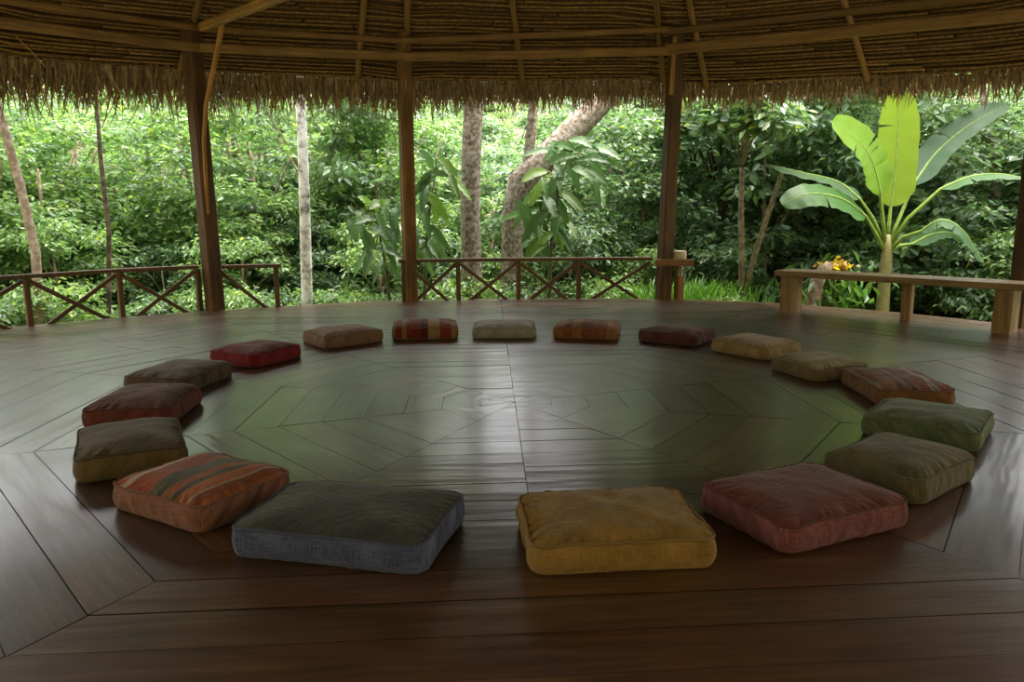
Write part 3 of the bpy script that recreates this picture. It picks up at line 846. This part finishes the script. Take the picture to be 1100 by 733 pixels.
def bush_proto(name, H, R, nl, n, leaf, width, colors, z0=.2, cone=.35, lr=(.35, .7), bark=None, stem_r=.05, droop=.3):
    root = empty(name)
    lm = lumps(nl, H, R, z0, cone, lr)
    pos, outw = crown_points(lm, n)
    leaves_obj('foliage', pos, None, leaf, width, colors, root, droop=droop, outward=outw)
    m = MB()
    top = (random.uniform(-.2, .2), random.uniform(-.2, .2), H * .8)
    m.tube([(0, 0, -.5), (top[0] * .3, top[1] * .2, H * .3), top], [stem_r, stem_r * .8, stem_r * .3], 7)
    for l in lm[:10]:
        zz = max(.1, l[2] * .5); m.tube([(top[0] * zz / H, top[1] * zz / H, zz), ((l[0]) * .5, l[1] * .5, (zz + l[2]) / 2 + .05), l[:3]], [stem_r * .5, stem_r * .35, stem_r * .15], 5)
    m.build('stem', bark or M_bark_tan, root)
    return root
G = GREENS
def tallp(H, R, n, leaf, width, cols, bark=None, nl=54, z0=.2, lr=(.28, .58), cone=.15, droop=.3, sr=.06):
    return bush_proto('leafy_tree', H, R, nl, n, leaf, width, cols, z0=z0, cone=cone, lr=lr, bark=bark, stem_r=sr, droop=droop)
PROTO = {
 'light': [tallp(5.0, 1.3, 9000, .125, .48, [G[0], G[1], G[3]]), tallp(5.2, 1.4, 8000, .14, .44, [G[1], G[3], G[4]])],
 'mid': [tallp(5.0, 1.35, 8500, .13, .46, [G[0], G[1], G[4]], M_bark_dark), tallp(5.3, 1.3, 6500, .17, .38, [G[0], G[4], G[2]], droop=.7)],
 'dark': [tallp(5.1, 1.35, 7000, .15, .5, [G[2], G[2], G[4]], M_bark_dark), tallp(4.9, 1.4, 6000, .18, .46, [G[2], G[0], G[4]], droop=.5)],
 'bush': [bush_proto('bush', 2.6, 1.25, 26, 4200, .12, .48, [G[1], G[3], G[0]], z0=.2, cone=.35, lr=(.25, .5)),
          bush_proto('bush', 2.3, 1.35, 24, 3600, .14, .42, [G[0], G[2], G[4]], z0=.2, cone=.35, lr=(.25, .5))],
 'low': [bush_proto('shrub', 1.0, .85, 16, 2200, .10, .42, [G[3], G[1]], z0=.1, cone=.3, lr=(.2, .36), stem_r=.02),
         bush_proto('shrub', .9, .9, 16, 2000, .12, .34, [G[1], G[0], G[4]], z0=.1, cone=.3, lr=(.2, .36), stem_r=.02)],
}
PH = {'light': 5.2, 'mid': 5.2, 'dark': 5.1}
ORD = ['leftmost', 'second from left', 'third from left', 'fourth from left', 'fifth from left', 'sixth from left', 'seventh from left']
def bay(az):
    if az < -21: return 'left of the first post'
    if az < -7.5: return 'between the first and second posts'
    if az < 11: return 'between the second and third posts'
    if az < 21: return 'between the third post and the bench'
    return 'around the banana plant'
ROWS = [  # (distance from camera, count, kind, azimuth span, description, size)
 (11.2, 18, 'low', 42, 'low shrub at the deck edge', (.6, .85)),
 (12.4, 17, 'bush', 43, 'bush behind the low shrubs', (.5, .78)),
 (13.9, 22, 'tree', 45, 'slender tree in nearest tree row', (.10, .19)),
 (16.2, 19, 'tree', 45, 'leafy tree in second row', (.13, .21)),
 (19.6, 17, 'tree', 41, 'leafy tree in third row', (.17, .24)),
 (24.5, 17, 'tree', 42, 'far tree on the slope', (.18, .27)),
 (31.0, 19, 'tree', 42, 'farthest tree on the slope', (.17, .22)),
]
def kind_at(az):
    if az < -9: return 'light' if random.random() < .75 else 'mid'
    if az < 8: return 'mid' if random.random() < .7 else 'light'
    return 'dark' if random.random() < .55 else 'mid'
used = set(); plants = []
for D, n, kind, span, desc, scl in ROWS:
    for i in range(n):
        az = -span + 2 * span * (i + .5) / n + random.uniform(-.9, .9)
        d = D + random.uniform(-.8, .8)
        if kind == 'low': d = D + random.uniform(-.25, .35)
        x, y = d * math.sin(math.radians(az)), d * math.cos(math.radians(az))
        rc = math.hypot(x - CX, y - CY)
        lim = {'low': 6.6, 'bush': 7.5, 'tree': 8.3}[kind]
        if rc < lim:
            k = lim / rc; x, y = CX + (x - CX) * k, CY + (y - CY) * k
        if math.hypot(x - 5.1, y - 10.4) < 2.1: k = 2.1 / math.hypot(x - 5.1, y - 10.4); x, y = 5.1 + abs(x - 5.1) * k, 10.4 + abs(y - 10.4) * k
        pk = kind if kind != 'tree' else kind_at(az)
        pr = PROTO[pk]; src = pr[i % len(pr)]
        if src.name in used: o = copy_tree(src)
        else: o = src; used.add(src.name)
        gz = ground_z(x, y)
        if kind == 'tree':       # crowns reach a little above the eave line; lower where the sky shows between them
            e = random.uniform(*scl)
            low = {13.9: .07, 16.2: .085, 19.6: .11, 24.5: .145, 31.0: .152}[D]
            if abs(az - 1) < 5.5: e = min(e, low + random.uniform(-.01, .012))
            elif az < -23: e = min(e, low + random.uniform(.02, .045))
            elif az > 26: e = min(e, low + random.uniform(.0, .03))
            s = (EYE + d * e - gz) / PH[pk]; sx = .75 + .35 * s
        else:
            s = random.uniform(*scl); sx = s * 1.1
        o.location = (x, y, gz - .05); o.rotation_euler = (0, 0, random.uniform(0, 2 * PI)); o.scale = (sx, sx, s)
        plants.append((bay(az), desc, az, o))
for pr in PROTO.values():
    for src in pr:
        if src.name not in used:
            for ch in list(src.children): bpy.data.objects.remove(ch)
            bpy.data.objects.remove(src)
seen = {}
for b, desc, az, o in sorted(plants, key=lambda q: q[2]):
    k = (b, desc); i = seen.get(k, 0); seen[k] = i + 1
    tag(o, '%s, %s %s' % (desc, ORD[min(i, 6)], b), 'tree' if 'tree' in desc else 'shrub', desc + 's')

# --- trunks seen clearly
def trunk_tree(name, spine, rad, bark, label, Y, branches=(), crown=None):
    """spine in photo positions at a given distance, taken down into the ground and up into a crown"""
    pts = [depth_at(px, py, Y + dy) for px, py, dy in spine]
    base = pts[0].copy(); gz = ground_z(base[0], base[1]); base[2] = gz - .1
    root = empty(name, (base[0], base[1], gz))
    P = [base] + pts
    R = [rad[0] * 1.25] + list(rad)
    m = MB(); m.tube(local(root, P), R, 14); m.build('trunk', bark, root)
    for sp, rr in branches:
        m = MB(); m.tube(local(root, [depth_at(px, py, Y + dy) for px, py, dy in sp]), rr, 10); m.build('branch', bark, root)
    top = P[-1]
    if crown:
        nl, n, leaf, R_, H_ = crown
        lm = [(a + top[0], b + top[1], c + top[2] + .2, d) for a, b, c, d in lumps(nl, H_, R_, .3, .2, (.4, .8) if R_ > 1 else (.2, .4))]
        pos, ow = crown_points(lm, n); pos = np.array(local(root, pos))
        leaves_obj('foliage', pos, None, leaf, .45, [G[0], G[1], G[4]], root, outward=ow)
        m = MB()
        for l in lm[:7]: m.tube(local(root, [top, (np.array(top) + np.array(l[:3])) / 2 + [0, 0, .1], l[:3]]), [rad[-1] * .5, rad[-1] * .35, .015], 6)
        m.build('limbs', bark, root)
    return tag(root, label, 'tree', 'trunks of forest trees beyond the deck')
cr = (14, 2200, .18, 1.6, 2.2)
trunk_tree('pale_tree', [(330, 330, 0), (328, 250, 0), (326, 180, 0), (323, 110, 0), (320, 40, 0), (318, -10, 0)], [.078, .074, .07, .065, .058, .05], M_bark_white, 'slender white barked trunk between the first and second posts', 10.7, crown=cr)
trunk_tree('leaning_tree', [(43, 345, 0), (38, 270, 0), (22, 200, 0), (2, 130, 0), (-14, 80, 0), (-35, 10, 0)], [.055, .055, .05, .05, .045, .04], M_bark_tan, 'thin tan trunk curving up to the left behind the far left railing', 9.5, crown=(26, 5000, .18, 2.5, 2.4))  # unseen crown enlarged to block sky reflections on the near left floor
trunk_tree('lichened_tree', [(507, 325, 0), (506, 270, 0), (505, 210, 0), (507, 150, 0), (509, 100, 0), (511, 0, 0)], [.17, .15, .145, .145, .14, .12], M_bark_grey, 'straight thick lichened trunk between the second and third posts', 11.4, crown=cr)
trunk_tree('forked_tree', [(548, 325, 0), (550, 270, 0), (553, 225, 0), (560, 198, 0), (580, 178, 0), (606, 150, .1), (636, 120, .2), (680, 75, .4)], [.16, .165, .19, .23, .22, .2, .19, .16], M_bark_grey, 'thick forked trunk leaning right, beside the straight lichened trunk', 11.8,
           branches=[([(556, 200, 0), (566, 180, 0), (570, 150, 0), (573, 110, 0), (575, 40, 0)], [.09, .09, .08, .075, .06])])
trunk_tree('twin_stemmed_tree', [(797, 330, 0), (797, 280, 0), (796, 230, 0), (797, 180, 0)], [.048, .045, .04, .03], M_bark_tan, 'small tree with two slim stems right of the third post', 11.1,
           branches=[([(799, 325, -.02), (806, 290, -.05), (820, 245, -.1), (832, 210, -.1), (842, 180, -.1)], [.042, .04, .038, .035, .03])], crown=(18, 2400, .16, .7, .75))
trunk_tree('grey_sapling', [(1075, 250, 0), (1068, 180, 0), (1061, 140, 0), (1055, 90, 0)], [.07, .065, .06, .05], M_bark_grey, 'slim grey trunk behind the banana plant, near the right edge', 12.0, crown=(26, 5000, .18, 2.5, 2.4))  # oversized crown, out of view, added to dim the right floor's sky reflection
trunk_tree('thin_sapling', [(117, 335, 0), (117, 250, 0), (108, 170, 0), (104, 110, 0)], [.03, .03, .028, .022], M_bark_dark, 'thin dark stemmed sapling behind the left railing', 10.0, crown=(8, 900, .17, .9, 1.4))

# --- broad leaf plants
def blade(m, base, tip, hw, normal, col, sag=.15, nseg=9, fold=.25, tears=(), tear_w=.6, taper=(.35, .6), wave=.0, curl=0.0, tipp=.5):
    """one leaf blade along base->tip (or a list of spine points) with midrib fold"""
    S = [np.array(p, float) for p in (base if isinstance(base, list) else [base, (np.array(base) + np.array(tip)) / 2 + np.array([0, 0, 1]) * sag * np.linalg.norm(np.array(tip) - np.array(base)), tip])]
    tt = np.linspace(0, 1, len(S)); ts = np.linspace(0, 1, nseg * 2 + 1)
    A = np.array(S)
    # smooth spine through the points
    def cr_(t):
        x = t * (len(S) - 1); i = min(int(x), len(S) - 2); f = x - i
        p0, p1, p2, p3 = A[max(i - 1, 0)], A[i], A[i + 1], A[min(i + 2, len(S) - 1)]
        return .5 * ((2 * p1) + (-p0 + p2) * f + (2 * p0 - 5 * p1 + 4 * p2 - p3) * f * f + (-p0 + 3 * p1 - 3 * p2 + p3) * f ** 3)
    pts = np.array([cr_(t) for t in ts]); nrm = np.array(normal, float)
    V, U, Fc = [], [], []
    Ltot = np.linalg.norm(np.diff(pts, axis=0), axis=1).sum()
    for i, t in enumerate(ts):
        d = pts[min(i + 1, len(ts) - 1)] - pts[max(i - 1, 0)]; d /= np.linalg.norm(d)
        n = nrm - d * (nrm @ d); n /= np.linalg.norm(n); s = np.cross(d, n)
        w = hw * (min(1, (t / taper[0]) ** .6) if t < taper[0] else 1) * (1 if t < taper[1] else max(.02, max(0, 1 - ((t - taper[1]) / (1 - taper[1])) ** 2) ** tipp))
        wl, wr_ = w, w
        for (tp, side) in tears:
            if abs(t - tp) <= .5 / (nseg * 2) + 1e-6:
                if side in (0, 1): wl = w * .18
                if side in (0, -1): wr_ = w * .18
        wv = wave * math.sin(t * 40)
        V += [pts[i] + s * wl + n * (fold * wl + wv) - n * curl * wl, pts[i] + s * wl * .5 + n * fold * wl * .65, pts[i], pts[i] - s * wr_ * .5 + n * fold * wr_ * .65, pts[i] - s * wr_ + n * (fold * wr_ - wv) - n * curl * wr_]
        U += [(t * Ltot * .5 + .12 * q, q) for q in (1, .5, 0, .5, 1)]
    for i in range(len(ts) - 1):
        for k in range(4): Fc.append((i * 5 + k, i * 5 + k + 1, i * 5 + 5 + k + 1, i * 5 + 5 + k))
    m.add(V, Fc, col, U)
    return pts
def broadleaf(Y, stem_px, leaves, label, hw=.075, col=(.115, .24, .075)):
    pts = [depth_at(px, py, Y) for px, py in stem_px]
    b = pts[0].copy(); gz = ground_z(b[0], b[1]); b[2] = gz - .05
    root = empty('broadleaf_plant', (b[0], b[1], gz))
    m = MB(); m.tube(local(root, [b] + pts), [.03] + list(np.linspace(.028, .012, len(pts))), 8, (.12, .13, .06)); m.build('stem', M_green_stem, root)
    S = np.array(pts)
    more = []
    for (x0, y0, x1, y1, *e) in leaves:
        more.append((x0, y0, x1, y1, *e))
        for q in range(2):
            a_, b_ = random.uniform(-15, 15), random.uniform(-16, 14); r_ = random.uniform(-.7, .7); k_ = random.uniform(.6, .95)
            dx, dy_ = (x1 - x0) * k_, (y1 - y0) * k_
            more.append((x0 + a_, y0 + b_, x0 + a_ + dx * math.cos(r_) - dy_ * math.sin(r_), y0 + b_ + abs(dx * math.sin(r_) + dy_ * math.cos(r_)), *e))
    for (x0, y0, x1, y1, *e) in more:
        dy = random.uniform(-.25, .25)
        a, t = depth_at(x0, y0, Y + dy), depth_at(x1, y1, Y + dy - random.uniform(.05, .3))
        g = random.uniform(.75, 1.35); c = np.array(e[0] if e else col) * g
        s = S[np.argmin(np.linalg.norm(S - a, axis=1))]
        m = MB(); lp = blade(m, *local(root, [a, t]), hw * random.uniform(.6, 1.0), (random.uniform(-.5, .5), -1, .55), c, sag=.10, fold=.22, wave=.012, taper=(.4, .4), tipp=.8)
        lf = m.build('leaf', M_bigleaf, root)
        m = MB(); m.tube(local(root, [s, (s + a) / 2 + [0, 0, .06], a]), [.012, .009, .007], 6, (.14, .2, .06))
        m.build('leaf_stalk', M_green_stem, lf)
    return tag(root, label, 'plant')
BR = (.20, .36, .06)
broadleaf(11.0, [(590, 330), (592, 260), (600, 200), (612, 165)], [
    (611, 172, 622, 208), (626, 166, 650, 192), (629, 158, 668, 172), (594, 183, 604, 212), (566, 221, 568, 258), (580, 248, 588, 282), (600, 214, 610, 248), (592, 187, 570, 222, BR),
    (635, 189, 645, 222), (588, 154, 608, 174), (610, 160, 640, 150), (604, 165, 560, 168), (600, 205, 628, 230, BR), (590, 225, 560, 262), (592, 240, 616, 275), (588, 262, 556, 292, BR), (618, 178, 652, 205), (598, 190, 580, 245), (596, 235, 604, 270, BR)],
    'large leaved plant with drooping ribbed leaves before the forked trunk')
broadleaf(10.7, [(456, 330), (457, 270), (462, 220), (468, 185)], [
    (476, 178, 494, 216, BR), (461, 206, 484, 246, BR), (450, 218, 462, 258), (450, 255, 466, 294), (468, 190, 440, 214), (466, 182, 450, 162), (470, 186, 500, 190), (458, 240, 486, 275), (456, 262, 434, 298)],
    'large leaved plant right beside the second post')
broadleaf(10.6, [(420, 335), (415, 290), (408, 250), (402, 226)], [
    (406, 230, 415, 264), (387, 240, 396, 275), (419, 231, 430, 262), (403, 228, 420, 216, BR), (402, 230, 372, 246), (410, 258, 426, 290), (408, 262, 380, 292), (413, 275, 400, 308), (400, 226, 384, 212, BR), (414, 282, 438, 310)],
    'large leaved plant left of the second post with hanging leaves')

# --- banana plant
def banana():
    Y = 10.3
    b = depth_at(948, 330, Y); gz = ground_z(b[0], b[1])
    root = empty('banana_plant', (b[0], b[1], gz))
    P = lambda px, py, dy=0: depth_at(px, py, Y + dy)
    base = b.copy(); base[2] = gz - .05
    top = P(953, 266)
    m = MB(); m.tube(local(root, [base, b, P(950, 300), P(952, 280), top, P(954, 252)]), [.10, .085, .08, .075, .06, .03], 12, (.20, .19, .07)); m.build('pseudostem', M_green_stem, root)
    Ls = [ # stalk points, blade spine, half width, normal, colour, tears
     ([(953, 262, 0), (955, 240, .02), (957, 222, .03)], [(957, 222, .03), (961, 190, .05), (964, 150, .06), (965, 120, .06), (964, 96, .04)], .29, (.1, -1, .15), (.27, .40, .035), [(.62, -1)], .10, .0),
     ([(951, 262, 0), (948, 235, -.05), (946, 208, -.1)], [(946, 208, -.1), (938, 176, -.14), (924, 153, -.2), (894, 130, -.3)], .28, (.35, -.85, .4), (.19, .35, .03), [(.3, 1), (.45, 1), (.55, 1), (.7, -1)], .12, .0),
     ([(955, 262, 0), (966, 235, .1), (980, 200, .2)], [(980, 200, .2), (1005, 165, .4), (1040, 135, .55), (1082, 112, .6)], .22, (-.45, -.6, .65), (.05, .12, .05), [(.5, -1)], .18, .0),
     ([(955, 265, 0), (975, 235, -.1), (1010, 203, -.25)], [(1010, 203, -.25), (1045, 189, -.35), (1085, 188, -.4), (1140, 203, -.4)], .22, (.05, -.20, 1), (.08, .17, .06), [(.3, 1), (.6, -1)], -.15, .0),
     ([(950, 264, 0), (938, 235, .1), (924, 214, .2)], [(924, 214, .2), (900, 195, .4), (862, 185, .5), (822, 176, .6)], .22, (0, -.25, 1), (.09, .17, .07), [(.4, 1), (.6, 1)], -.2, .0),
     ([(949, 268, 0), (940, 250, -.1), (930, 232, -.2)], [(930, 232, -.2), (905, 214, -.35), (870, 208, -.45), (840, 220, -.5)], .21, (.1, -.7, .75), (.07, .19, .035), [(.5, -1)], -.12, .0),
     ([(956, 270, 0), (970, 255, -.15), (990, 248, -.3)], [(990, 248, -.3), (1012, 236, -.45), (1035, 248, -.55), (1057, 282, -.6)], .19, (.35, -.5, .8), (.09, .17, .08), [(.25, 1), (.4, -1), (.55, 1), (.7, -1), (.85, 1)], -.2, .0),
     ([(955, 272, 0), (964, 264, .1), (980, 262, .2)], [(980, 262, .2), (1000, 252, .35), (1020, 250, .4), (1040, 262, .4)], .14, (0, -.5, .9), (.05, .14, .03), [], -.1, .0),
    ]
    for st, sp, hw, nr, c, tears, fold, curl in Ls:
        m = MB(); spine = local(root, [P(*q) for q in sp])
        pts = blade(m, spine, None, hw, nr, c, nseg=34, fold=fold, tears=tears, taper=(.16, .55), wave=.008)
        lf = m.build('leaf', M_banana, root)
        m = MB(); pts = [p - np.array(nr) / np.linalg.norm(nr) * .004 for p in pts]
        stalk = local(root, [P(*q) for q in st])
        m.tube(stalk[:-1] + pts, [.026] * (len(stalk) - 1) + list(np.linspace(.02, .004, len(pts))), 7, (.22, .33, .06)); m.build('midrib', M_green_stem, lf)
    tag(root, 'banana plant with one upright glowing yellow-green leaf, behind the bench', 'banana plant')
banana()

# --- rotten stump with yellow blooms behind the bench
Y = 9.9
b = depth_at(872, 325, Y); gz = ground_z(b[0], b[1])
root = empty('tree_stump', (b[0], b[1], gz))
m = MB(); m.tube(local(root, [np.array([b[0], b[1], gz - .05]), depth_at(872, 330, Y), depth_at(877, 305, Y), depth_at(885, 290, Y), depth_at(892, 285, Y)]), [.13, .11, .09, .085, .06], 12); m.build('trunk', M_bark_tan, root)
tag(root, 'leaning tan tree stump behind the left leg of the bench', 'stump')
c = depth_at(897, 286, Y + .1)
root = empty('flowering_plant', (c[0], c[1], ground_z(c[0], c[1])))
pos = np.array(local(root, [c])) + RNG.normal(0, 1, (150, 3)) * np.array([.10, .07, .03])
leaves_obj('blossoms', pos, None, .075, .7, [(.55, .36, .02), (.62, .45, .04), (.5, .28, .02)], root, droop=0)
pos = np.array(local(root, [c - np.array([0, 0, .28])])) + RNG.normal(0, 1, (260, 3)) * np.array([.28, .15, .16])
leaves_obj('foliage', pos, None, .17, .35, [(.07, .17, .03), (.10, .22, .03)], root, droop=.8)
m = MB(); z = ground_z(c[0], c[1]); m.tube([(0, 0, -.05), (.01, 0, (c[2] - z) * .6), (0, 0, c[2] - z)], [.03, .02, .01], 7, (.12, .13, .06)); m.build('stem', M_green_stem, root)
tag(root, 'yellow flowering plant seen under the bench beside the tan stump', 'flowering plant')

# --- tall grass right of the third post
def grass(px, py, Y, n, spread, label, h=(.35, .75)):
    c = depth_at(px, py, Y); gz = ground_z(c[0], c[1]); root = empty('grass_clump', (c[0], c[1], gz))
    m = MB()
    for i in range(n):
        x, y = random.gauss(0, spread), random.gauss(0, spread * .4); H = random.uniform(*h) + .3; a = random.uniform(0, 2 * PI); ln = random.uniform(.1, .35)
        d = np.array([math.cos(a), math.sin(a), 0]); s = np.array([-d[1], d[0], 0]) * random.uniform(.008, .016)
        p = np.array([x, y, -.05]); g = random.uniform(.7, 1.4)
        V = []
        for j, t in enumerate((0, .4, .75, 1)):
            q = p + np.array([0, 0, H * (t - .25 * t ** 3)]) + d * ln * t * t * 1.4
            w = s * (1, 1, .7, .05)[j]; V += [q - w, q + w]
        m.add(V, [(0, 1, 3, 2), (2, 3, 5, 4), (4, 5, 7, 6)], (.12 * g, .27 * g, .035 * g))
    m.build('blades', M_leaf, root)
    tag(root, label, 'grass', kind='thing')
grass(750, 318, 11.0, 700, .42, 'bright green tall grass clump right of the short capped post', (.6, 1.0))
grass(660, 318, 11.0, 300, .4, 'green grass clump behind the railing left of the third post', (.4, .8))
